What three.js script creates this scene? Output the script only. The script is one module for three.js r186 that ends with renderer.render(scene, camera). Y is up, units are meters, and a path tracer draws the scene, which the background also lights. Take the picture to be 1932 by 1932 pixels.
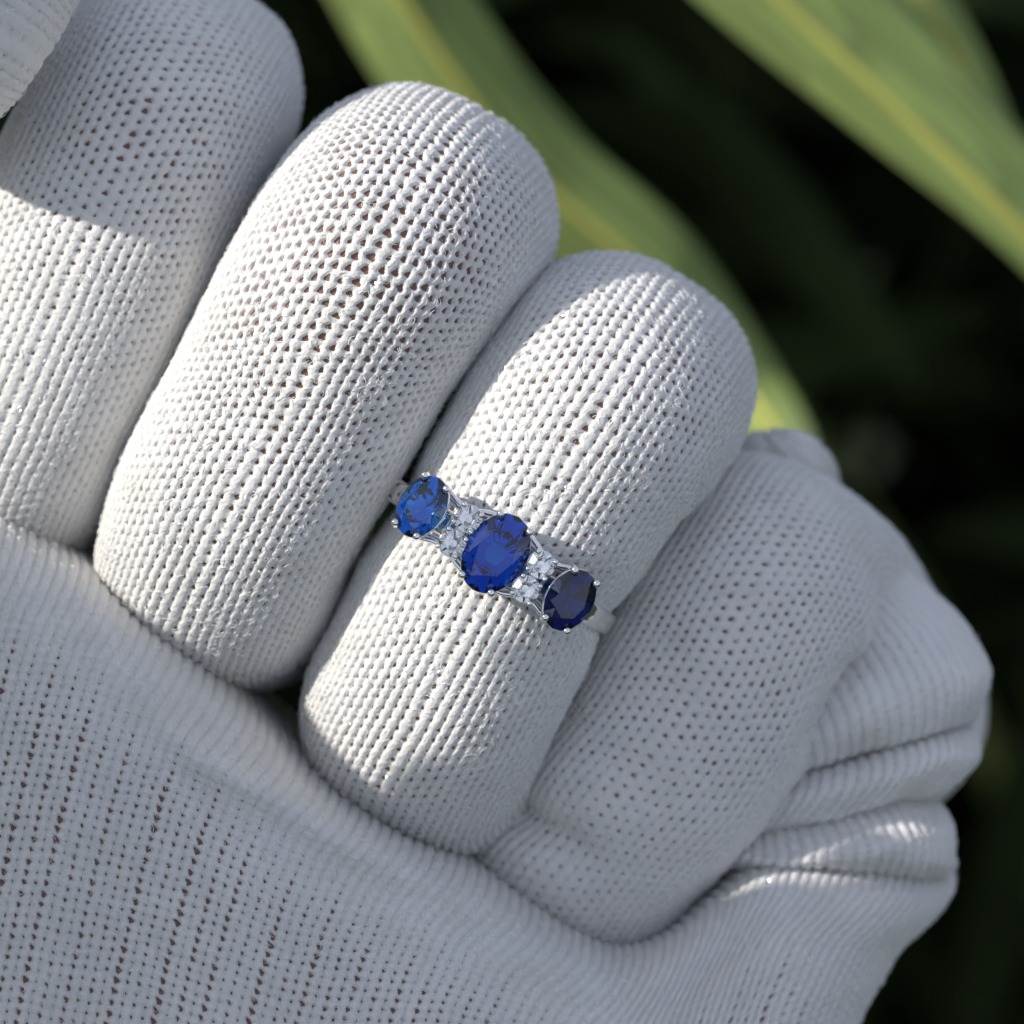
import * as THREE from 'three';
import { mergeGeometries } from 'three/addons/utils/BufferGeometryUtils.js';

// ---------------------------------------------------------------- camera, sky, sun, exposure
const scene = new THREE.Scene();
const PITCH = 35 * Math.PI / 180;            // the photographer looks down at the fist
const Q = new THREE.Quaternion().setFromEuler(new THREE.Euler(-PITCH, 0, 0));
const FOV = 12, FRAME = 0.08, UNIT = FRAME / 1932, DIST = FRAME / 2 / Math.tan(FOV / 2 * Math.PI / 180);
const camera = new THREE.PerspectiveCamera(FOV, 1, 0.02, 60);
camera.position.set(0, 0, DIST).applyQuaternion(Q);
camera.quaternion.copy(Q);
camera.focus = DIST - 0.0005;
camera.userData.fStop = 22;
const SUN = new THREE.Vector3(-0.79, 0.42, 0.45).applyQuaternion(Q).normalize();
// a clear sky: blue overhead, paler towards the horizon, a broad glow round the sun
const skyTex = (() => {
  const W = 256, H = 128, d = new Float32Array(W * H * 4), v = new THREE.Vector3();
  for (let y = 0; y < H; y++) for (let x = 0; x < W; x++) {
    const up = ((y + 0.5) / H - 0.5) * Math.PI, az = ((x + 0.5) / W - 0.5) * 2 * Math.PI;
    v.set(Math.cos(az) * Math.cos(up), Math.sin(up), Math.sin(az) * Math.cos(up));
    const e = Math.max(0, v.y), pale = Math.exp(-e * 3.2), near = Math.max(0, v.dot(SUN)), glow = 0.7 * Math.pow(near, 10) + 5 * Math.pow(near, 160), k = (y * W + x) * 4;
    d[k] = 0.42 + 0.40 * pale + glow * 1.0; d[k + 1] = 0.49 + 0.40 * pale + glow * 0.97; d[k + 2] = 0.665 + 0.34 * pale + glow * 0.9; d[k + 3] = 1;
  }
  const t = new THREE.DataTexture(d, W, H, THREE.RGBAFormat, THREE.FloatType); t.mapping = THREE.EquirectangularReflectionMapping; t.magFilter = THREE.LinearFilter; t.needsUpdate = true; return t;
})();
scene.background = scene.environment = skyTex;
scene.backgroundIntensity = scene.environmentIntensity = 0.93;
const sun = new THREE.DirectionalLight(new THREE.Color(1, 0.955, 0.88), 5);
sun.position.copy(SUN).multiplyScalar(2);
sun.castShadow = true; sun.shadow.radius = 1.4; sun.shadow.mapSize.set(2048, 2048);
Object.assign(sun.shadow.camera, { left: -0.4, right: 0.4, top: 0.4, bottom: -0.4, near: 0.1, far: 5 });
scene.add(sun, sun.target);
const renderer = new THREE.WebGLRenderer({ antialias: true });
renderer.toneMapping = THREE.LinearToneMapping;
renderer.toneMappingExposure = 1.0;
renderer.shadowMap.enabled = true;

// ---------------------------------------------------------------- helpers
const { lerp, clamp, smoothstep } = THREE.MathUtils;
const V3 = (x = 0, y = 0, z = 0) => new THREE.Vector3(x, y, z);
let seedState = 12345;
const rnd = () => { seedState = (seedState * 1664525 + 1013904223) >>> 0; return seedState / 4294967296; };
const hash = (a, b, c = 0) => { let h = Math.imul(a | 0, 374761393) ^ Math.imul(b | 0, 668265263) ^ Math.imul(c | 0, 2147483647 - 58); h = Math.imul(h ^ (h >>> 13), 1274126177); return ((h ^ (h >>> 16)) >>> 0) / 4294967296; };
function vnoise(x, y, s = 0) {
  const ix = Math.floor(x), iy = Math.floor(y); let fx = x - ix, fy = y - iy; fx = fx * fx * (3 - 2 * fx); fy = fy * fy * (3 - 2 * fy);
  return lerp(lerp(hash(ix, iy, s), hash(ix + 1, iy, s), fx), lerp(hash(ix, iy + 1, s), hash(ix + 1, iy + 1, s), fx), fy);
}
// a place given as seen from the camera (x right, y down, both in 1/1932 of the frame at the hand) and its height towards the camera, in metres
const D = DIST / UNIT;
const at = (x, y, z) => V3((x - 966) * (1 - z / D) * UNIT, (966 - y) * (1 - z / D) * UNIT, z * UNIT);
function cr(p0, p1, p2, p3, t) { return 0.5 * (2 * p1 + (p2 - p0) * t + (2 * p0 - 5 * p1 + 4 * p2 - p3) * t * t + (3 * p1 - p0 - 3 * p2 + p3) * t * t * t); }
function spline(rows, t) {                       // rows of numbers, t in [0, 1] by row
  const n = rows.length - 1, k = Math.min(n - 1, Math.max(0, Math.floor(t * n))), f = t * n - k, g = (i) => rows[Math.min(n, Math.max(0, i))];
  return rows[0].map((_, c) => cr(g(k - 1)[c], g(k)[c], g(k + 1)[c], g(k + 2)[c], f));
}
function table(pairs, x) {                       // smooth (monotone-ish) lookup
  if (x <= pairs[0][0]) return pairs[0][1];
  for (let i = 1; i < pairs.length; i++) if (x <= pairs[i][0]) {
    const [x0, y0] = pairs[i - 1], [x1, y1] = pairs[i], t = (x - x0) / (x1 - x0);
    const m0 = i > 1 ? (y1 - pairs[i - 2][1]) / (x1 - pairs[i - 2][0]) : (y1 - y0) / (x1 - x0), m1 = i < pairs.length - 1 ? (pairs[i + 1][1] - y0) / (pairs[i + 1][0] - x0) : (y1 - y0) / (x1 - x0);
    const h = x1 - x0, t2 = t * t, t3 = t2 * t;
    return (2 * t3 - 3 * t2 + 1) * y0 + (t3 - 2 * t2 + t) * h * m0 + (3 * t2 - 2 * t3) * y1 + (t3 - t2) * h * m1;
  }
  return pairs.at(-1)[1];
}
const names = {};
const numbered = (n) => { names[n] = (names[n] ?? -1) + 1; return names[n] ? `${n}_${String(names[n]).padStart(3, '0')}` : n; };
function thing(name, label, category, base) {    // base in hand space (metres); children are given in hand space too
  const g = new THREE.Group(); g.name = numbered(name); g.userData = { label, category, base };
  g.position.copy(base).applyQuaternion(Q); g.quaternion.copy(Q); scene.add(g);
  return g;
}
function part(name, geometry, material, parent, base) {
  const m = new THREE.Mesh(geometry, material); m.name = name; m.castShadow = m.receiveShadow = true;
  if (base) geometry.translate(-base.x, -base.y, -base.z);
  parent.add(m); return m;
}
function noiseTexture(n, f, srgb) {
  const d = new Uint8Array(n * n * 4);
  for (let y = 0; y < n; y++) for (let x = 0; x < n; x++) { const v = f(x, y); for (let c = 0; c < 3; c++) d[(y * n + x) * 4 + c] = clamp(Array.isArray(v) ? v[c] : v, 0, 1) * 255; d[(y * n + x) * 4 + 3] = 255; }
  const t = new THREE.DataTexture(d, n, n); t.wrapS = t.wrapT = THREE.RepeatWrapping; t.magFilter = THREE.LinearFilter; t.minFilter = THREE.LinearMipmapLinearFilter; if (srgb) t.colorSpace = THREE.SRGBColorSpace; t.needsUpdate = true; return t;
}

// ---------------------------------------------------------------- materials
// short fibres lying about in all directions: the fuzz of the yarn
const fibreTex = (() => {
  const n = 512, a = new Float32Array(n * n).fill(0.3);
  for (let k = 0; k < 9000; k++) {
    let x = rnd() * n, y = rnd() * n, d = (rnd() < 0.6 ? Math.PI / 2 : 0) + (rnd() - 0.5) * 2.2; const l = 10 + rnd() * 30, b = 0.25 + rnd() * 0.75;
    for (let i = 0; i < l; i++) { d += (rnd() - 0.5) * 0.25; x += Math.cos(d); y += Math.sin(d); const o = ((Math.floor(y) % n + n) % n) * n + (Math.floor(x) % n + n) % n; a[o] = Math.max(a[o] * 0.6, b * Math.sin((i + 0.5) / l * Math.PI)); }
  }
  return noiseTexture(n, (x, y) => a[y * n + x]);
})();
const mottle = noiseTexture(256, (x, y) => { const w = (a, f) => { const u = x / 256 * f, v = y / 256 * f, iu = Math.floor(u), iv = Math.floor(v), fu = u - iu, fv = v - iv, h = (i, j) => hash((i + f) % f, (j + f) % f, a); return lerp(lerp(h(iu, iv), h(iu + 1, iv), fu), lerp(h(iu, iv + 1), h(iu + 1, iv + 1), fu), fv); }; const n = 0.5 * w(1, 6) + 0.3 * w(2, 17) + 0.2 * w(3, 60), t = w(4, 5) - 0.5; const b = 0.945 + 0.075 * n; return [b + 0.008 * t, b, b - 0.012 * t - 0.006]; }, true);
const gloveMat = new THREE.MeshPhysicalMaterial({ name: 'white_knit', map: mottle, color: new THREE.Color(0.87, 0.855, 0.835), roughness: 0.85, bumpMap: fibreTex, bumpScale: 0.00007, sheen: 0.4, sheenRoughness: 0.6, sheenColor: new THREE.Color(1, 1, 1), specularIntensity: 0.35, transmission: 0.22, thickness: 0 });
const skinMat = new THREE.MeshPhysicalMaterial({ name: 'skin', color: new THREE.Color(0.17, 0.085, 0.06), roughness: 0.6 });
const silver = new THREE.MeshPhysicalMaterial({ name: 'polished_white_gold', color: new THREE.Color(0.90, 0.89, 0.88), metalness: 1, roughness: 0.07 });
const sapphire = (d, c) => new THREE.MeshPhysicalMaterial({ name: 'sapphire', color: 0xffffff, roughness: 0, transmission: 1, thickness: 0.003, ior: 1.77, attenuationColor: new THREE.Color(...c), attenuationDistance: d, flatShading: true });
const sapphireMats = [sapphire(0.0044, [0.022, 0.2, 0.66]), sapphire(0.0036, [0.018, 0.21, 0.64]), sapphire(0.0023, [0.018, 0.12, 0.38])];
const diamondMat = new THREE.MeshPhysicalMaterial({ name: 'diamond', color: 0xffffff, roughness: 0, transmission: 1, thickness: 0.002, ior: 2.4, flatShading: true });

// ---------------------------------------------------------------- knitted surfaces
// base(u, v) gives a point in metres; the fabric is that surface raised by rows of stitches, the skin the same surface a little lower: it shows where a hole between stitches reaches below it
const RIDGE = 4.7 * UNIT, HOLE = 15 * UNIT, SKIN = -2.0 * UNIT;
function stitch(U, V, o, s) {                    // height of the fabric in units of RIDGE
  const wob = (vnoise(U * 0.11, V * 0.11, s + 7) - 0.5) * 0.9;
  U += (vnoise(U * 0.35, V * 0.5, s) - 0.5) * 0.13;
  const gi = Math.round(U), du = U - gi, wi = Math.floor(U);
  const vv = V + (gi & 1 ? 0.5 : 0) + wob + (hash(gi, 3, s) - 0.5) * 0.22, ci = Math.floor(vv), dv = vv - ci - 0.5;
  const q = (0.5 - Math.abs(du)) / 0.5;
  const sv = V + (wi & 1 ? 0.5 : 0) + wob;       // stitch along its wale
  let h = 1 - (0.68 + 0.5 * o.rib) * Math.pow(q, 3);
  h += 0.10 * Math.cos(2 * Math.PI * (sv + (U - wi - 0.5) * 0.3)) * (1 - 0.5 * q) + (hash(wi, Math.floor(sv), s + 1) - 0.5) * 0.12;
  const bridge = (0.62 - 0.44 * o.rib) * Math.exp(-(((Math.abs(dv) - 0.5) / 0.2) ** 2));
  h = Math.max(h, bridge * (1 - 0.2 * q));
  const r = o.hole * 0.9 * (0.8 + 0.4 * hash(gi, ci, s + 2)) * o.gap(gi, s), a = Math.atan2(dv * 1.05, du * 1.05);
  const ex = du + (hash(gi, ci, s + 4) - 0.5) * 0.12, ey = dv + (hash(gi, ci, s + 5) - 0.5) * 0.14;
  const rr = r * (1 + 0.28 * Math.cos(3 * a + 1.57 + (hash(gi, ci, s + 3) - 0.5) * 1.2));
  const m = 1 - smoothstep(Math.hypot(ex, ey * 1.2), rr * 0.45, rr * 1.25 + 0.04);
  return h - m * (HOLE / RIDGE) / (1 + 0.4 * o.rib) * clamp(r * 3.2, 0.05, 1);
}
const allSkin = [], tufts = [];
function knit({ base, nW, nC, closed, fineU, fineV, hole = () => 0.26, rib = () => 0.6, gap = () => 1, seed = 0, ku = 8, kv = 7 }) {
  const samples = (n, k, fine) => { const a = []; for (let i = 0; i < n; i++) { const f = fine((i + 0.5) / n) ? k : 2; for (let j = 0; j < f; j++) a.push(i + j / f); } a.push(n); return a; };
  const us = samples(nW, ku, fineU), vs = samples(nC, kv, fineV), W = us.length, H = vs.length, P = new Float32Array(W * H * 3), N = new Float32Array(W * H * 3), uv = new Float32Array(W * H * 2);
  const p = V3(), a = V3(), b = V3();
  for (let j = 0; j < H; j++) { const row = base(vs[j] / nC); for (let i = 0; i < W; i++) row(us[i] / nW, p).toArray(P, (j * W + i) * 3); }
  const get = (i, j, v) => v.fromArray(P, (j * W + i) * 3);
  for (let j = 0; j < H; j++) for (let i = 0; i < W; i++) {
    let i0 = i - 1, i1 = i + 1; if (closed) { if (i0 < 0) i0 = W - 2; if (i1 >= W) i1 = 1; } else { i0 = Math.max(0, i0); i1 = Math.min(W - 1, i1); }
    get(i1, j, a).sub(get(i0, j, p)); get(i, Math.min(H - 1, j + 1), b).sub(get(i, Math.max(0, j - 1), p));
    a.cross(b).normalize().toArray(N, (j * W + i) * 3);
  }
  let topZ = 0; for (let k = 0; k < W * H; k++) if (P[k * 3 + 2] > P[topZ * 3 + 2] && us[k % W] > 1 && us[k % W] < nW - 1) topZ = k;
  const flip = N[topZ * 3 + 2] < 0; if (flip) for (let k = 0; k < N.length; k++) N[k] *= -1;
  const O = new Float32Array(P.length);
  for (let j = 0; j < H; j++) for (let i = 0; i < W; i++) {
    const k = (j * W + i), u = us[i], v = vs[j], o = { hole: hole(u / nW, v / nC), rib: rib(u / nW, v / nC), gap };
    const fine = fineU((u + 1e-6) / nW) && fineV((v + 1e-6) / nC);
    const h = (fine ? stitch(u, v, o, seed) + (hash(i, j, seed + 9) - 0.5) * 0.2 : 0.8) * RIDGE * (1 + 0.4 * o.rib);
    for (let c = 0; c < 3; c++) O[k * 3 + c] = P[k * 3 + c] + N[k * 3 + c] * h;
    uv[k * 2] = u / 18; uv[k * 2 + 1] = v / 15;
  }
  const index = new Uint32Array((W - 1) * (H - 1) * 6); let x = 0;
  for (let j = 0; j < H - 1; j++) for (let i = 0; i < W - 1; i++) { const q = j * W + i; if (flip) { index[x++] = q; index[x++] = q + W; index[x++] = q + 1; index[x++] = q + 1; index[x++] = q + W; index[x++] = q + W + 1; } else { index[x++] = q; index[x++] = q + 1; index[x++] = q + W; index[x++] = q + 1; index[x++] = q + W + 1; index[x++] = q + W; } }
  const g = new THREE.BufferGeometry(); g.setAttribute('position', new THREE.BufferAttribute(O, 3)); g.setAttribute('uv', new THREE.BufferAttribute(uv, 2)); g.setIndex(new THREE.BufferAttribute(index, 1)); g.computeVertexNormals();
  // places for stray fibres: one in a few stitches
  const gn = g.attributes.normal;
  for (let k = 0; k < W * H; k++) if (N[k * 3 + 2] > -0.15 && hash(k, seed, 77) < 0.05 && fineU(us[k % W] / nW) && fineV(vs[Math.floor(k / W)] / nC)) tufts.push([O[k * 3], O[k * 3 + 1], O[k * 3 + 2], N[k * 3], N[k * 3 + 1], N[k * 3 + 2]]);
  // skin
  const SW = Math.ceil(nW * 1.2), SH = Math.ceil(nC * 0.9), sp = [], si = [];
  const g2 = []; for (let j = 0; j <= SH; j++) { const row = base(j / SH); for (let i = 0; i <= SW; i++) g2.push(row(i / SW, V3()).clone()); }
  for (let j = 0; j <= SH; j++) for (let i = 0; i <= SW; i++) {
    const w = SW + 1, i0 = closed && i === 0 ? SW - 1 : Math.max(0, i - 1), i1 = closed && i === SW ? 1 : Math.min(SW, i + 1);
    const n = g2[j * w + i1].clone().sub(g2[j * w + i0]).cross(g2[Math.min(SH, j + 1) * w + i].clone().sub(g2[Math.max(0, j - 1) * w + i])).normalize();
    const t = g2[j * w + i].clone().addScaledVector(n, flip ? -SKIN : SKIN); sp.push(t.x, t.y, t.z);
    if (i < SW && j < SH) { const q = j * w + i; if (flip) si.push(q, q + w, q + 1, q + 1, q + w, q + w + 1); else si.push(q, q + 1, q + w, q + 1, q + w + 1, q + w); }
  }
  const sg = new THREE.BufferGeometry(); sg.setAttribute('position', new THREE.Float32BufferAttribute(sp, 3)); sg.setIndex(si); sg.computeVertexNormals(); allSkin.push(sg);
  return g;
}
// a tube through stations [x, y, z, half width, half depth]; side is the direction across the finger in the picture
function tube(stations, side, power = 2.25, bump = null, seed = 0) {
  const S = side.clone().normalize(), rowAt = (v) => {
    const s = spline(stations, v), e = 1e-3, c0 = spline(stations, Math.max(0, v - e)), c1 = spline(stations, Math.min(1, v + e));
    const C = at(s[0], s[1], s[2]), T = at(c1[0], c1[1], c1[2]).sub(at(c0[0], c0[1], c0[2])).normalize();
    const U = S.clone().addScaledVector(T, -S.dot(T)).normalize(), N = V3().crossVectors(U, T);
    return { C, T, U, N, a: s[3] * UNIT, b: s[4] * UNIT };
  };
  // even spacing along the path
  const front = (v) => { const r = rowAt(v); return r.C.addScaledVector(r.N, (r.N.z < 0 ? -0.8 : 0.8) * r.b); };
  const L = [0], n = 300; let prev = front(0); for (let i = 1; i <= n; i++) { const c = front(i / n); L.push(L[i - 1] + c.distanceTo(prev)); prev = c; }
  const param = (v) => { const t = v * L[n]; let i = 1; while (i < n && L[i] < t) i++; return (i - 1 + (t - L[i - 1]) / (L[i] - L[i - 1])) / n; };
  const base = (v) => { const r = rowAt(param(v)), e = 2 / power; return (u, out) => { const th = u * 2 * Math.PI, c = Math.cos(th), s = Math.sin(th), o = (vnoise(c * 1.6 + 9, s * 1.6 + v * 9, seed) + 0.5 * vnoise(c * 3.4 + 5, s * 3.4 + v * 19, seed + 1) - 0.75) * 13 * UNIT + (bump ? bump(u, v) * UNIT : 0); return out.copy(r.C).addScaledVector(r.U, o * s).addScaledVector(r.N, -o * c).addScaledVector(r.U, r.a * Math.sign(s) * Math.abs(s) ** e).addScaledVector(r.N, -r.b * Math.sign(c) * Math.abs(c) ** e); }; };
  return { base, rowAt, param, length: L[n] };
}

// ---------------------------------------------------------------- the gloved hand
const handBase = at(966, 1300, -900);
const person = thing('person', 'fist in a white knitted glove showing a sapphire ring on one finger', 'person', handBase);
const gloveParts = [];
const WALE = 19.3 * UNIT, COURSE = 24 * UNIT;
function finger(name, stations, side, seed, o = {}) {
  const t = tube(stations, side, o.power, o.bump, seed), w = o.wales ?? 78;
  const g = knit({ base: t.base, nW: w, nC: Math.round(t.length / (o.course ?? COURSE)), closed: true, seed, fineU: (u) => u > 0.16 && u < 0.84, fineV: o.fineV ?? ((v) => v > 0.16 && v < 0.8), hole: o.hole, gap: o.gap, rib: o.rib ?? ((u, v) => 0.95 - 0.85 * smoothstep(v, 0.2, 0.42) * crown(u)) });
  gloveParts.push([name, g, seed]);
  return t;
}
// across-finger profile of hole sizes: wide open over the crown, closed at the flanks
const crown = (u) => smoothstep(0.5 - Math.abs(u - 0.5), 0.1, 0.36);
const across = V3(0.87, -0.5, 0);
const fMiddle = finger('glove_finger', [
  [520, 1080, -1000, 205, 200], [450, 1090, -640, 225, 215], [418, 1060, -360, 234, 225], [458, 945, -262, 240, 236], [548, 782, -252, 247, 240], [636, 615, -245, 254, 246], [727, 480, -258, 264, 256], [780, 430, -400, 272, 264], [800, 430, -640, 260, 260], [800, 440, -1000, 240, 240], [790, 460, -1500, 240, 240]],
  V3(0.87, -0.49, 0), 11, { hole: (u, v) => crown(u) * lerp(0.19, 0.31, smoothstep(v, 0.3, 0.55)) });
let ringAt = 0.3;
const ringStations = [
  [930, 1400, -1000, 200, 200], [860, 1400, -640, 225, 210], [800, 1365, -400, 238, 225], [848, 1250, -305, 240, 236], [934, 1083, -285, 237, 238], [1026, 933, -285, 241, 240], [1110, 800, -300, 256, 248], [1158, 738, -440, 264, 256], [1168, 742, -680, 256, 252], [1170, 747, -1000, 240, 240], [1160, 770, -1500, 240, 240]];
{ const t = tube(ringStations, V3(0.845, -0.534, 0)); let best = 9, c = at(935.5, 1044, -285); for (let i = 0; i <= 400; i++) { const d = t.rowAt(t.param(i / 400)).C.distanceTo(c); if (d < best) { best = d; ringAt = i / 400; } } }
const fRing = finger('glove_finger', ringStations,
  V3(0.845, -0.534, 0), 23, { bump: (u, v) => -11 * Math.exp(-(((v - ringAt) / 0.012) ** 2)) + 4 * Math.exp(-(((v - ringAt - 0.028) / 0.01) ** 2)) + 4 * Math.exp(-(((v - ringAt + 0.028) / 0.01) ** 2)), hole: (u, v) => crown(u) * lerp(0.2, 0.36, smoothstep(v, 0.36, 0.6)) });
const fIndex = finger('glove_finger', [
  [140, 900, -1140, 200, 200], [70, 900, -780, 225, 215], [15, 860, -510, 238, 225], [50, 760, -425, 247, 240], [120, 600, -415, 250, 248], [200, 420, -430, 252, 250], [270, 270, -475, 255, 250], [315, 190, -620, 258, 252], [325, 185, -860, 250, 250], [325, 190, -1120, 240, 240], [315, 210, -1500, 240, 240]],
  V3(0.9, -0.42, 0), 37, { hole: (u, v) => crown(u) * lerp(0.14, 0.24, smoothstep(v, 0.35, 0.55)) });
const fLittle = finger('glove_finger', [
  [1200, 1590, -1192, 190, 190], [1160, 1630, -902, 215, 200], [1088, 1616, -672, 246, 220], [1148, 1530, -572, 246, 228], [1250, 1420, -542, 252, 238], [1345, 1270, -542, 252, 240], [1395, 1155, -572, 248, 244], [1425, 1095, -692, 248, 246], [1490, 1135, -892, 250, 246], [1570, 1235, -1122, 245, 240], [1650, 1365, -1442, 240, 240]],
  V3(0.82, -0.57, 0.12), 51, { bump: (u, v) => { const w = smoothstep(u, 0.42, 0.54), d = v - 0.352 + (u - 0.5) * 0.12; return w * (-40 * Math.exp(-((d / 0.011) ** 2)) + 22 * Math.exp(-(((d + 0.028) / 0.02) ** 2)) + 8 * Math.exp(-(((d - 0.03) / 0.02) ** 2))) - 30 * Math.exp(-(((u - 0.3) / 0.035) ** 2) - ((v - 0.5 + (u - 0.3) * 0.3) / 0.03) ** 2) + 16 * Math.exp(-(((u - 0.31) / 0.05) ** 2) - ((v - 0.56) / 0.03) ** 2); }, hole: (u, v) => crown(u) * lerp(0.15, 0.21, smoothstep(v, 0.28, 0.5)), fineV: (v) => v > 0.14 && v < 0.86 });
finger('glove_thumb', [
  [-1110, -700, -80, 290, 240], [-700, -410, -60, 285, 230], [-340, -160, -50, 278, 215], [-150, -45, -60, 270, 200], [-60, 18, -80, 258, 180], [-16, 48, -110, 240, 140], [2, 62, -160, 150, 60]],
  V3(-0.55, -0.84, 0), 67, { power: 2.8, fineV: (v) => v > 0.3, hole: (u) => crown(u) * 0.12, wales: 84 });
finger('glove_fold', [[1340, 1010, -1000, 60, 60], [1420, 920, -930, 95, 90], [1475, 880, -900, 80, 80], [1500, 868, -900, 56, 60], [1530, 880, -960, 40, 45], [1560, 930, -1050, 20, 20]], V3(0.7, 0.7, 0), 71, { wales: 26, fineV: (v) => v > 0.1, hole: () => 0.08 });
// the heel of the hand, from the crease under the fingers down out of the frame and round the little-finger side
const EDGE = [[-700, 760], [-400, 830], [-200, 890], [0, 975], [80, 1022], [190, 1090], [280, 1165], [380, 1247], [480, 1340], [600, 1450], [720, 1532], [850, 1605], [1000, 1705], [1090, 1762], [1170, 1792], [1260, 1770], [1350, 1700], [1450, 1632], [1560, 1628], [1700, 1642], [1900, 1650]];
const HEEL = [[-60, -900], [-42, -700], [-22, -500], [0, -350], [25, -225], [60, -135], [120, -75], [200, -40], [320, -8], [500, 12], [900, 0], [1300, -80]];
const PLATEAU = [[-700, 40], [0, 40], [500, 15], [900, -60], [1200, -190], [1500, -330], [1800, -390]];
const SILH = [[-110, 1700], [-60, 1720], [-20, 1770], [0, 1795], [30, 1795], [60, 1780], [100, 1745], [150, 1695], [220, 1655], [290, 1620], [500, 1550], [900, 1450], [1300, 1380]];
const RIDGELINE = [[300, 1370], [380, 1425], [520, 1500], [620, 1562], [800, 1650], [1000, 1745]];
const heelBase = (v) => {
  const Y = lerp(-60, 1250, v * v * 0.12 + v * 0.88), xr = table(SILH, Y), R = 190, xl = -620 - Math.max(0, Y) * 0.2, dz = table(HEEL, Y);
  return (u, out) => {
    const total = xr - R - xl + Math.PI * R * 0.9, s = u * total, flat = xr - R - xl;
    let x, back = 0, side = 0;
    if (s < flat) x = xl + s; else { const f = (s - flat) / R; x = xr - R + R * Math.sin(f); back = R * (1 - Math.cos(f)); }
    const xe = x + Math.max(0, Y) * 0.2 * (1 - clamp(x / 1600, 0, 1)), y = table(EDGE, xe) + Y, k = lerp(1, 0.45, smoothstep(xe, 900, 1500));
    let z = table(PLATEAU, x) + dz * k - back * 1.4;
    if (x > 250 && x < 1000) { const w = smoothstep(x, 280, 420) * (1 - smoothstep(x, 700, 980)), d = y - table(RIDGELINE, x); z += w * (44 * Math.exp(-((d / 40) ** 2)) - 52 * Math.exp(-(((d + 75) / 55) ** 2))); }
    return out.copy(at(x, y, z));
  };
};
const GAPS = [1.2, 0.6, 0.95, 0.66];
const heel = knit({ base: heelBase, nW: 140, nC: 64, closed: false, seed: 83, fineU: (u) => u > 0.2 && u < 0.97, fineV: (v) => v < 0.9, hole: (u, v) => 0.235 * smoothstep(v, 0.1, 0.32), rib: (u, v) => lerp(1, 0.75, smoothstep(v, 0.2, 0.5)), gap: (g, s) => GAPS[((g % 4) + 4) % 4] * (0.85 + 0.3 * hash(g, 1, s)) });
// the bunched fabric beside the little finger
const FOLDS = [   // left x, y, right x, y, middle depth, half depth
  [1210, 1204, 1700, 1060, -830, 200], [1280, 1314, 1815, 1160, -770, 225], [1330, 1369, 1853, 1235, -710, 250], [1360, 1419, 1857, 1290, -690, 255], [1380, 1464, 1846, 1335, -700, 225], [1380, 1484, 1820, 1358, -720, 185],
  [1370, 1499, 1836, 1375, -710, 220], [1350, 1534, 1842, 1415, -690, 245], [1330, 1569, 1800, 1462, -690, 230], [1320, 1584, 1752, 1490, -700, 205], [1310, 1599, 1770, 1515, -690, 225], [1300, 1622, 1798, 1560, -670, 248], [1295, 1618, 1797, 1610, -670, 240], [1295, 1630, 1785, 1640, -690, 195], [1300, 1640, 1750, 1655, -730, 140]];
const foldBase = (v) => { const f = spline(FOLDS, v), l = at(f[0], f[1], f[4]), r = at(f[2], f[3], f[4]), c = l.clone().add(r).multiplyScalar(0.5), h = r.clone().sub(l).multiplyScalar(0.5); return (u, out) => { const th = u * 2 * Math.PI, k = Math.cos(th); return out.copy(c).addScaledVector(h, -Math.sin(th) * (1 + 0.05 * (vnoise(v * 11, Math.sin(th) * 2 + 4, 3) - 0.5))).add(V3(0, (vnoise(Math.sin(th) * 3.1 + 8, v * 5, 4) - 0.5) * 26 * UNIT, -f[5] * UNIT * Math.sign(k) * Math.abs(k) ** 0.85 * (1 + 0.22 * (vnoise(Math.sin(th) * 2.6 + 3, v * 9, 5) - 0.5)))); }; };
const folds = knit({ base: foldBase, nW: 64, nC: 38, closed: true, seed: 97, fineU: (u) => u > 0.15 && u < 0.85, fineV: () => true, hole: () => 0.1, rib: () => 1 });

part('hand', mergeGeometries(allSkin), skinMat, person, handBase);
const glove = part('glove', mergeGeometries([heel, folds]), gloveMat, person, handBase);
for (const [name, g] of gloveParts) part(name, g, gloveMat, glove, handBase);

// loose nylon fibres standing off the yarn
{
  seedState = 4242;
  const lintMat = new THREE.MeshPhysicalMaterial({ name: 'nylon_fibre', color: new THREE.Color(0.85, 0.85, 0.85), roughness: 0.12, ior: 1.65, specularIntensity: 1, flatShading: true });
  const curve = (k) => new THREE.CatmullRomCurve3([V3(-7, 0, -1), V3(-3, 1.5 * k, 1.2), V3(2, 1 * k, 2), V3(6, -2 * k, 0.6)]);
  const fib = new THREE.TubeGeometry(curve(1.4), 6, 0.4, 3).scale(UNIT, UNIT, UNIT);
  const lint = new THREE.InstancedMesh(fib, lintMat, tufts.length), o = new THREE.Object3D(), z = V3(0, 0, 1), n = V3(), spin = new THREE.Quaternion();
  tufts.forEach((t, i) => { n.set(t[3], t[4], t[5]); o.position.set(t[0], t[1], t[2]).sub(handBase).addScaledVector(n, (rnd() * 1.4 - 0.6) * UNIT); o.quaternion.setFromUnitVectors(z, n).multiply(spin.setFromAxisAngle(z, rnd() * 6.28)); if (rnd() < 0.22) o.quaternion.multiply(spin.setFromAxisAngle(V3(0, 1, 0), (rnd() - 0.5) * 2)); o.scale.setScalar(0.6 + rnd() * 1.0); o.updateMatrix(); lint.setMatrixAt(i, o.matrix); });
  lint.name = 'lint'; lint.userData.kind = 'stuff'; lint.castShadow = lint.receiveShadow = true; glove.add(lint);
}

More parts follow.
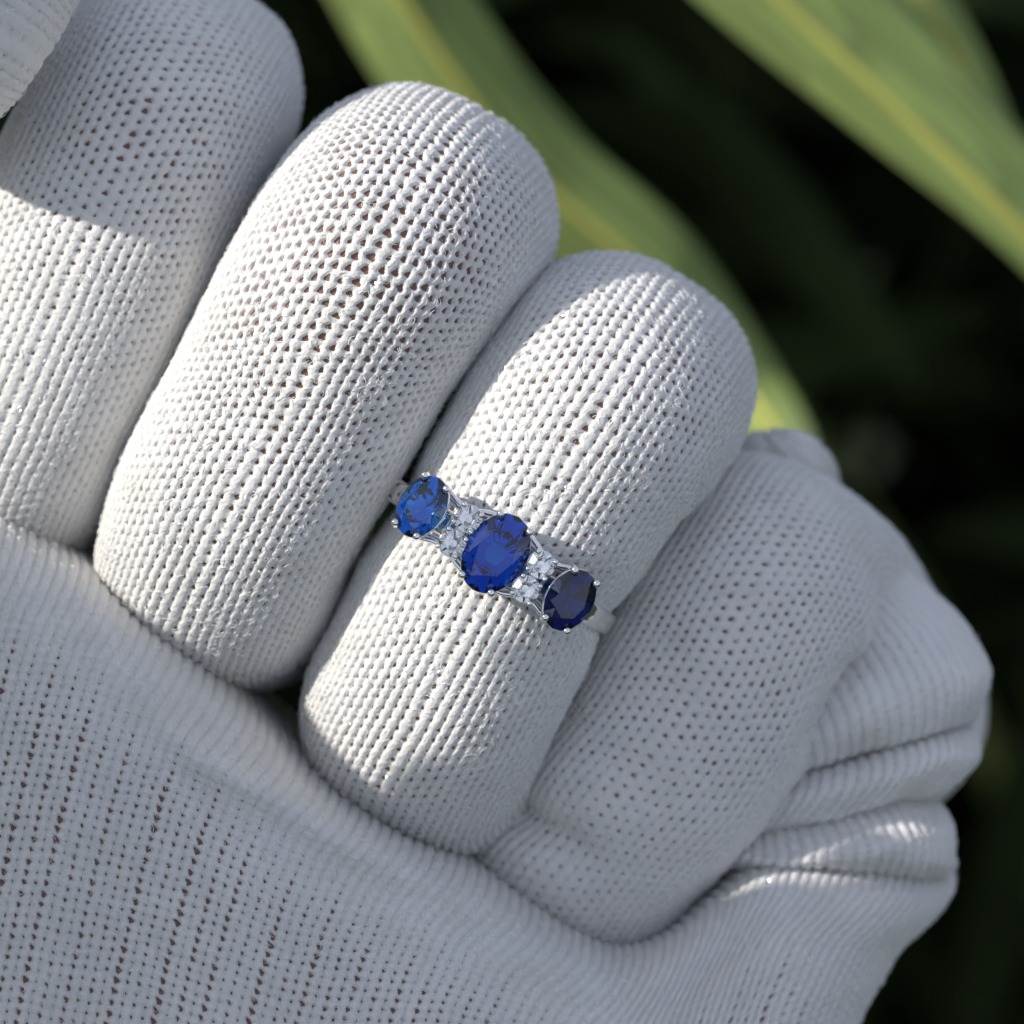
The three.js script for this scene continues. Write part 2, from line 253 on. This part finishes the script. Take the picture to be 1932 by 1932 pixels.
// ---------------------------------------------------------------- the ring
const RD = V3(0.8456, -0.534, 0), RM = V3(0.534, 0.8456, 0), RZ = V3(0, 0, 1);   // along the row of stones, across it, towards the camera
const HEADZ = 28, HEADR = 640;                   // middle stone's girdle height, radius of the arc of the row
const ringC = at(935.5, 1044, HEADZ), ringBase = at(935.5, 1044, -285);
const ring = thing('ring', 'polished white metal ring with three oval blue sapphires and four small diamonds', 'ring', ringBase);
const onRow = (s, m, dz) => {                    // a point on the arched row: s along, m across, dz above the girdle, all in 1/1932 frame
  const a = s / HEADR; return ringC.clone().addScaledVector(RD, Math.sin(a) * (HEADR + dz) * UNIT).addScaledVector(RM, m * UNIT).addScaledVector(RZ, ((Math.cos(a) - 1) * HEADR + Math.cos(a) * dz) * UNIT);
};
function gem(s, m, rx, ry, cut) {                // rx along the row, ry across; a faceted brilliant
  const k = Math.min(rx, ry), hc = k * cut.crown, hp = k * cut.pavilion, gt = k * 0.03;
  const P = (r, a, z) => onRow(s + rx * r * Math.cos(a), m + ry * r * Math.sin(a), z), st = Math.PI / 4, tri = [];
  const T = [], M = [], G = [], B = [], Qp = [];
  for (let i = 0; i < 8; i++) { T.push(P(cut.table, i * st, hc)); M.push(P(lerp(cut.table, 1, 0.52), (i + 0.5) * st, hc * 0.58)); Qp.push(P(0.34, (i + 0.5) * st, -hp * 0.69)); }
  for (let i = 0; i < 16; i++) { G.push(P(1, i * st / 2, gt)); B.push(P(1, i * st / 2, -gt)); }
  const tc = P(0, 0, hc), cu = P(0, 0, -hp), mid = P(0, 0, -hp * 0.2), add = (a, b, c) => tri.push([a, b, c]);
  for (let i = 0; i < 8; i++) {
    const j = (i + 1) % 8, g0 = G[2 * i], g1 = G[2 * i + 1], g2 = G[(2 * i + 2) % 16], b0 = B[2 * i], b1 = B[2 * i + 1], b2 = B[(2 * i + 2) % 16];
    add(tc, T[i], T[j]); add(T[i], T[j], M[i]); add(T[i], M[(i + 7) % 8], g0); add(T[i], M[i], g0); add(M[i], g0, g1); add(M[i], g1, g2);
    add(g0, b0, b1); add(g0, b1, g1); add(g1, b1, b2); add(g1, b2, g2);
    add(Qp[i], b0, b1); add(Qp[i], b1, b2); add(cu, Qp[i], b2); add(cu, Qp[j], b2);
  }
  if (cut.simple) {                              // eight-cut: table, eight crown facets, eight pavilion facets
    tri.length = 0;
    const O = (r, z) => [...Array(8)].map((_, i) => P(r, (i + 0.5) * st, z)), t = O(cut.table, hc), g = O(1, gt), b = O(1, -gt);
    for (let i = 0; i < 8; i++) { const j = (i + 1) % 8; add(tc, t[i], t[j]); add(t[i], t[j], g[i]); add(t[j], g[i], g[j]); add(g[i], g[j], b[i]); add(g[j], b[i], b[j]); add(cu, b[i], b[j]); }
  }
  const pos = [], e1 = V3(), e2 = V3();
  for (const [a, b, c] of tri) { e1.subVectors(b, a).cross(e2.subVectors(c, a)); const o = e1.dot(V3().add(a).add(b).add(c).divideScalar(3).sub(mid)) > 0; for (const p of o ? [a, b, c] : [a, c, b]) pos.push(p.x, p.y, p.z); }
  const g = new THREE.BufferGeometry(); g.setAttribute('position', new THREE.Float32BufferAttribute(pos, 3)); g.computeVertexNormals(); return g;
}
const sapCut = { table: 0.6, crown: 0.34, pavilion: 1.05 }, diaCut = { table: 0.56, crown: 0.34, pavilion: 0.86, simple: true };
const STONES = [[-167, 0, 46, 63, 0], [0, 0, 59, 81, 0], [167, 0, 46, 63, 0]], DIAMONDS = [[-79, 27, 27, 27, 4], [-79, -27, 27, 27, 4], [84, 27, 27, 27, 4], [84, -27, 27, 27, 4]];
const tubeOf = (pts, r, closed = false, seg = 64, rad = 10) => new THREE.TubeGeometry(new THREE.CatmullRomCurve3(pts, closed), seg, r * UNIT, rad, closed);
const sets = [], prongs = [];
function settle(s, m, rx, ry, dz, ball, angles) {
  const loop = (k, z, r) => { const pts = []; for (let i = 0; i < 24; i++) { const a = i / 24 * 2 * Math.PI; pts.push(onRow(s + rx * k * Math.cos(a), m + ry * k * Math.sin(a), dz + z)); } sets.push(tubeOf(pts, r, true, 48, 8)); };
  const k = Math.min(rx, ry); loop(0.96, -k * 0.16, k * 0.07); loop(0.72, -k * 0.62, k * 0.1);
  for (const a of angles) {
    const pt = (q, z) => onRow(s + rx * q * Math.cos(a), m + ry * q * Math.sin(a), dz + z);
    const stem = tubeOf([pt(0.66, -k * 0.95), pt(0.92, -k * 0.4), pt(1.07, 0), pt(1.03, k * 0.2)], ball * 0.72, false, 16, 8);
    const b = new THREE.SphereGeometry(ball * UNIT, 16, 12), c = pt(0.99, k * 0.2); b.translate(c.x, c.y, c.z);
    prongs.push(mergeGeometries([stem, b]));
  }
}
const A = [0.72, Math.PI - 0.72, Math.PI + 0.72, -0.72].map((a) => a), A45 = [0.25, 0.75, 1.25, 1.75].map((a) => a * Math.PI);
const GEMS = [];
for (const [s, m, rx, ry] of STONES) { settle(s, m, rx, ry, 0, 8, [1.0, Math.PI - 1.0, Math.PI + 1.0, -1.0]); GEMS.push(['sapphire', gem(s, m, rx, ry, sapCut), sapphireMats[GEMS.length]]); }
for (const [s, m, rx, ry, dz] of DIAMONDS) { settle(s, m, rx, ry, dz, 5.5, A45); const g = gem(s, m, rx, ry, diaCut); const a = s / HEADR; g.translate(Math.sin(a) * RD.x * dz * UNIT, Math.sin(a) * RD.y * dz * UNIT, Math.cos(a) * dz * UNIT); GEMS.push(['diamond', g, diamondMat]); }
// side rails of the head
for (const sg of [-1, 1]) for (const z of [-34, -56]) sets.push(tubeOf([[-214, 22], [-190, 44], [-150, 52], [-118, 44], [-82, 46], [-52, 58], [0, 66], [52, 58], [82, 46], [118, 44], [150, 52], [190, 44], [214, 22]].map(([s, m]) => onRow(s, sg * m * (z < -40 ? 0.86 : 1), z)), z < -40 ? 7 : 5.5, false, 90, 8));
// bridges that carry the small stones
for (const s of [-80, 85]) for (const z of [-24]) { const pts = [-42, -24, 0, 24, 42].map((m) => onRow(s, m, z - Math.abs(m) * 0.25)); const g = tubeOf(pts, 13, false, 24, 12); sets.push(g); }
// band
const bandGeo = (() => {
  const n = 120, prof = [], pos = [], idx = []; const half = 1; for (let i = 0; i < 16; i++) { const a = i / 16 * 2 * Math.PI, c = Math.cos(a), s = Math.sin(a); prof.push([Math.sign(c) * Math.abs(c) ** 0.55, Math.sign(s) * Math.abs(s) ** 0.7]); }
  const C = at(935.5, 1044, -285), up = Math.PI / 2;
  for (let j = 0; j < n; j++) {
    const a = j / n * 2 * Math.PI, ca = Math.cos(a), sa = Math.sin(a), top = Math.max(0, sa);
    const rx = 254, rz = 257, w = lerp(22, 27, top), th = 13, e = 0.98, ex = Math.sign(ca) * Math.abs(ca) ** e, ez = Math.sign(sa) * Math.abs(sa) ** e;
    const nrm = V3().addScaledVector(RD, ca / rx).addScaledVector(RZ, sa / rz).normalize(), ctr = C.clone().addScaledVector(RD, ex * rx * UNIT).addScaledVector(RZ, ez * rz * UNIT);
    for (const [x, y] of prof) { const p = ctr.clone().addScaledVector(RM, x * w * UNIT).addScaledVector(nrm, y * th * UNIT); pos.push(p.x, p.y, p.z); }
  }
  for (let j = 0; j < n; j++) for (let i = 0; i < 16; i++) { const q = j * 16 + i, r = j * 16 + (i + 1) % 16, q2 = ((j + 1) % n) * 16 + i, r2 = ((j + 1) % n) * 16 + (i + 1) % 16; idx.push(q, r2, r, q, q2, r2); }
  const g = new THREE.BufferGeometry(); g.setAttribute('position', new THREE.Float32BufferAttribute(pos, 3)); g.setIndex(idx); g.computeVertexNormals(); return g;
})();
part('band', bandGeo, silver, ring, ringBase);
const setting = part('setting', mergeGeometries(sets), silver, ring, ringBase);
for (const p of prongs) part('prong', p, silver, setting, ringBase);
GEMS.forEach(([n, g, m], i) => { const o = part(n, g, m, ring, ringBase); if (i === 1) o.userData.label = 'largest oval blue sapphire in the middle of the row'; if (i === 2) o.userData.label = 'dark blue sapphire with a greenish centre'; });

// ---------------------------------------------------------------- leaves behind
const leafTex = noiseTexture(256, (x, y) => { const s = 0.86 + 0.28 * (vnoise(x / 3, 1, 1) - 0.5) + 0.3 * (vnoise(x / 12, y / 90, 3) - 0.5); return [s, s, s * 0.95]; }, true);
const leafMat = new THREE.MeshPhysicalMaterial({ name: 'leaf', color: new THREE.Color(0.36, 0.48, 0.14), map: leafTex, roughness: 0.85, transmission: 0.3, thickness: 0 });
const ribMat = new THREE.MeshPhysicalMaterial({ name: 'leaf_rib', color: new THREE.Color(0.62, 0.6, 0.12), roughness: 0.5, transmission: 0.3, thickness: 0 });
function leafGeo(pts, cols, thick = 14, wide = null) {         // pts [x, y, z, left width, right width, left lift, right lift]
  const n = 60, pos = [], uv = [], idx = [], K = cols.length, layer = (n + 1) * K;
  for (const t of [0, -thick]) for (let j = 0; j <= n; j++) {
    const s = spline(pts, j / n), c0 = spline(pts, Math.max(0, j / n - 0.01)), c1 = spline(pts, Math.min(1, j / n + 0.01));
    const d = at(c1[0], c1[1], c1[2]).sub(at(c0[0], c0[1], c0[2])).normalize(), x = wide ? wide.clone().addScaledVector(d, -wide.dot(d)).normalize() : V3(0, 0, 1).cross(d).normalize().multiplyScalar(-1), z = V3().crossVectors(x, d).multiplyScalar(-1);
    if (z.z < 0) z.multiplyScalar(-1);
    for (const k of cols) { const w = (k < 0 ? s[3] : s[4]) * k, l = (k < 0 ? s[5] : s[6]) * (k * k * 0.4 + Math.abs(k) * 0.6); const p = at(s[0], s[1], s[2]).addScaledVector(x, w * UNIT).addScaledVector(z, (l + t) * UNIT); pos.push(p.x, p.y, p.z); uv.push(k * 0.5 + 0.5, j / n * 4); }
  }
  for (let l = 0; l < 2; l++) for (let j = 0; j < n; j++) for (let i = 0; i < K - 1; i++) { const q = l * layer + j * K + i; l ? idx.push(q, q + 1, q + K, q + 1, q + K + 1, q + K) : idx.push(q, q + K, q + 1, q + 1, q + K, q + K + 1); }
  for (let j = 0; j < n; j++) for (const i of [0, K - 1]) { const q = j * K + i; idx.push(q, q + layer, q + K, q + K, q + layer, q + layer + K); }
  const g = new THREE.BufferGeometry(); g.setAttribute('position', new THREE.Float32BufferAttribute(pos, 3)); g.setAttribute('uv', new THREE.Float32BufferAttribute(uv, 2)); g.setIndex(idx); g.computeVertexNormals(); return g;
}
const plantBase = at(2600, 3200, -3000);
const plant = thing('plant', 'green strap-leaved plant with yellow leaf ribs behind the gloved fist', 'plant', plantBase);
const COLS = [-1, -0.9, -0.7, -0.5, -0.3, -0.1, 0, 0.1, 0.3, 0.5, 0.7, 0.9, 1];
function leaf(pts, mat = leafMat, rib = 14, wide = null) {
  const l = part('leaf', leafGeo(pts, COLS, 14, wide), mat, plant, plantBase);
  const r = pts.map((p) => [p[0], p[1], p[2], rib, rib, -8, -8].map((v, i) => i === 2 ? v + 10 : v));
  part('midrib', leafGeo(r, [-1, -0.5, 0, 0.5, 1], 10, wide), ribMat, l, plantBase);
  return l;
}
// x, y, z, half widths either side of the rib, lift of either edge towards the camera
leaf([[560, -420, -3400, 140, 150, -70, -150], [690, -130, -3500, 160, 160, -80, -190], [840, 120, -3600, 165, 165, -80, -200], [1010, 330, -3700, 165, 155, -80, -200], [1240, 535, -3800, 155, 130, -80, -190], [1440, 780, -3900, 95, 75, -60, -60], [1560, 960, -2950, 20, 20, 0, 0]]);
leaf([[1100, -330, -2800, 205, 120, -80, -40], [1280, -170, -2850, 215, 130, -90, -70], [1475, 0, -2900, 212, 130, -90, -70], [1690, 200, -2950, 195, 105, -90, -60], [1925, 430, -3000, 175, 65, -90, -40], [2200, 720, -3100, 140, 50, -20, -40]]);
leaf([[1380, 650, -9200, 60, 60, 60, -80], [1560, 900, -9200, 75, 70, 70, -90], [1740, 1180, -9200, 80, 70, 70, -90], [1880, 1460, -9200, 75, 70, 70, -90], [2050, 1800, -9200, 70, 60, 60, -80]]);
leaf([[400, -300, -9200, 60, 60, 70, -80], [480, -60, -9200, 65, 60, 70, -80], [560, 150, -9200, 65, 60, 70, -80], [660, 380, -9200, 50, 50, 60, -60]]);
leaf([[1500, -330, -3300, 60, 60, -30, 50], [1640, -130, -3300, 72, 66, -30, 50], [1780, 60, -3320, 70, 60, -30, 40], [1900, 300, -3340, 50, 44, -30, 30], [1990, 560, -3360, 20, 20, -10, 10]]);
// a narrow leaf above the frame that throws its shade across the upper leaf
leaf([[540, -170, -1870, 10, 10, 0, 0], [620, -243, -1870, 36, 36, 0, 0], [717, -332, -1870, 40, 40, 0, 0], [860, -460, -1870, 10, 10, 0, 0]]);
// two broad leaves of the plant hang out of the frame at the left; their shade lies on the heel of the hand
const DOWN = V3(0, -1, 0);
leaf([[-1300, 1005, -760, 60, 60, 0, 0], [-1300, 985, -410, 420, 520, 0, 0], [-1300, 975, 40, 560, 640, 0, 0], [-1300, 1015, 400, 630, 660, 0, 0], [-1300, 1095, 640, 560, 950, 0, 0], [-1300, 1185, 780, 400, 950, 0, 0], [-1300, 1245, 890, 60, 60, 0, 0]], leafMat, 14, DOWN);
leaf([[-1360, 760, 1300, 50, 50, 0, 0], [-1360, 540, 1305, 215, 220, 0, 0], [-1360, 180, 1300, 225, 240, 0, 0], [-1360, 70, 1300, 222, 230, 0, 0], [-1360, 5, 1300, 195, 190, 0, 0], [-1360, -35, 1300, 40, 40, 0, 0]], leafMat, 14, V3(0, 0, 1));
leaf([[-1280, 780, 930, 20, 20, 0, 0], [-1280, 920, 930, 90, 90, 0, 0], [-1280, 1120, 930, 110, 110, 0, 0], [-1280, 1350, 930, 90, 90, 0, 0], [-1280, 1500, 930, 20, 20, 0, 0]], leafMat, 14, V3(0, 0, 1));
leaf([[-1340, 1260, 980, 60, 60, 0, 0], [-1340, 1150, 1140, 330, 760, 0, 0], [-1340, 880, 1340, 500, 760, 0, 0], [-1340, 600, 1500, 560, 660, 0, 0], [-1340, 350, 1700, 560, 560, 0, 0], [-1340, 170, 1950, 380, 450, 0, 0], [-1340, 80, 2200, 60, 60, 0, 0]], leafMat, 14, DOWN);
leaf([[-1320, 860, 700, 40, 120, 0, 0], [-1320, 775, 800, 130, 220, 0, 0], [-1320, 645, 955, 190, 330, 0, 0], [-1320, 455, 1177, 190, 330, 0, 0], [-1320, 330, 1330, 120, 200, 0, 0], [-1320, 250, 1430, 30, 30, 0, 0]], leafMat, 14, DOWN);

// ---------------------------------------------------------------- dark growth and ground
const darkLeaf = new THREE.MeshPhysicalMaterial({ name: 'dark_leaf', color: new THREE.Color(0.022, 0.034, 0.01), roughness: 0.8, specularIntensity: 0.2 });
function hedge(name, label, count, place, seed) {
  seedState = seed;
  const g = leafGeo([[966, 966 - 900, 0, 20, 20, 0, 0], [966, 966 - 300, 60, 130, 130, 60, 60], [966, 966 + 300, 60, 110, 110, 60, 60], [966, 966 + 900, 0, 10, 10, 0, 0]], [-1, 0, 1], 10);
  const m = new THREE.InstancedMesh(g, darkLeaf, count), o = new THREE.Object3D();
  for (let i = 0; i < count; i++) { place(o); o.rotation.set(rnd() * 6.3, rnd() * 6.3, rnd() * 6.3); o.scale.setScalar(0.8 + rnd() * 0.9); o.updateMatrix(); m.setMatrixAt(i, o.matrix); }
  m.name = name; m.userData = { label, category: 'foliage', kind: 'stuff' }; m.castShadow = m.receiveShadow = true; m.quaternion.copy(Q); scene.add(m);
}
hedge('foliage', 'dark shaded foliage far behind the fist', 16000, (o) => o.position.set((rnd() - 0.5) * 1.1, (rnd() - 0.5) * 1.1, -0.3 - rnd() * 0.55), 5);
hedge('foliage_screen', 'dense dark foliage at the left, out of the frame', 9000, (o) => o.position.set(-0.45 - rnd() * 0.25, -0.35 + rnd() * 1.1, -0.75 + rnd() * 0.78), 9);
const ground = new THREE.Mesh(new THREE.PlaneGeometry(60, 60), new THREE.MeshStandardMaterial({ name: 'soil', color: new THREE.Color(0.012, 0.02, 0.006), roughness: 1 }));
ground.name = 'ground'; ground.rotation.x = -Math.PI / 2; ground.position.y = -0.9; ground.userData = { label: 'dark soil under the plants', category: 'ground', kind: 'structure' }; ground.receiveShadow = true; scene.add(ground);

renderer.render(scene, camera);
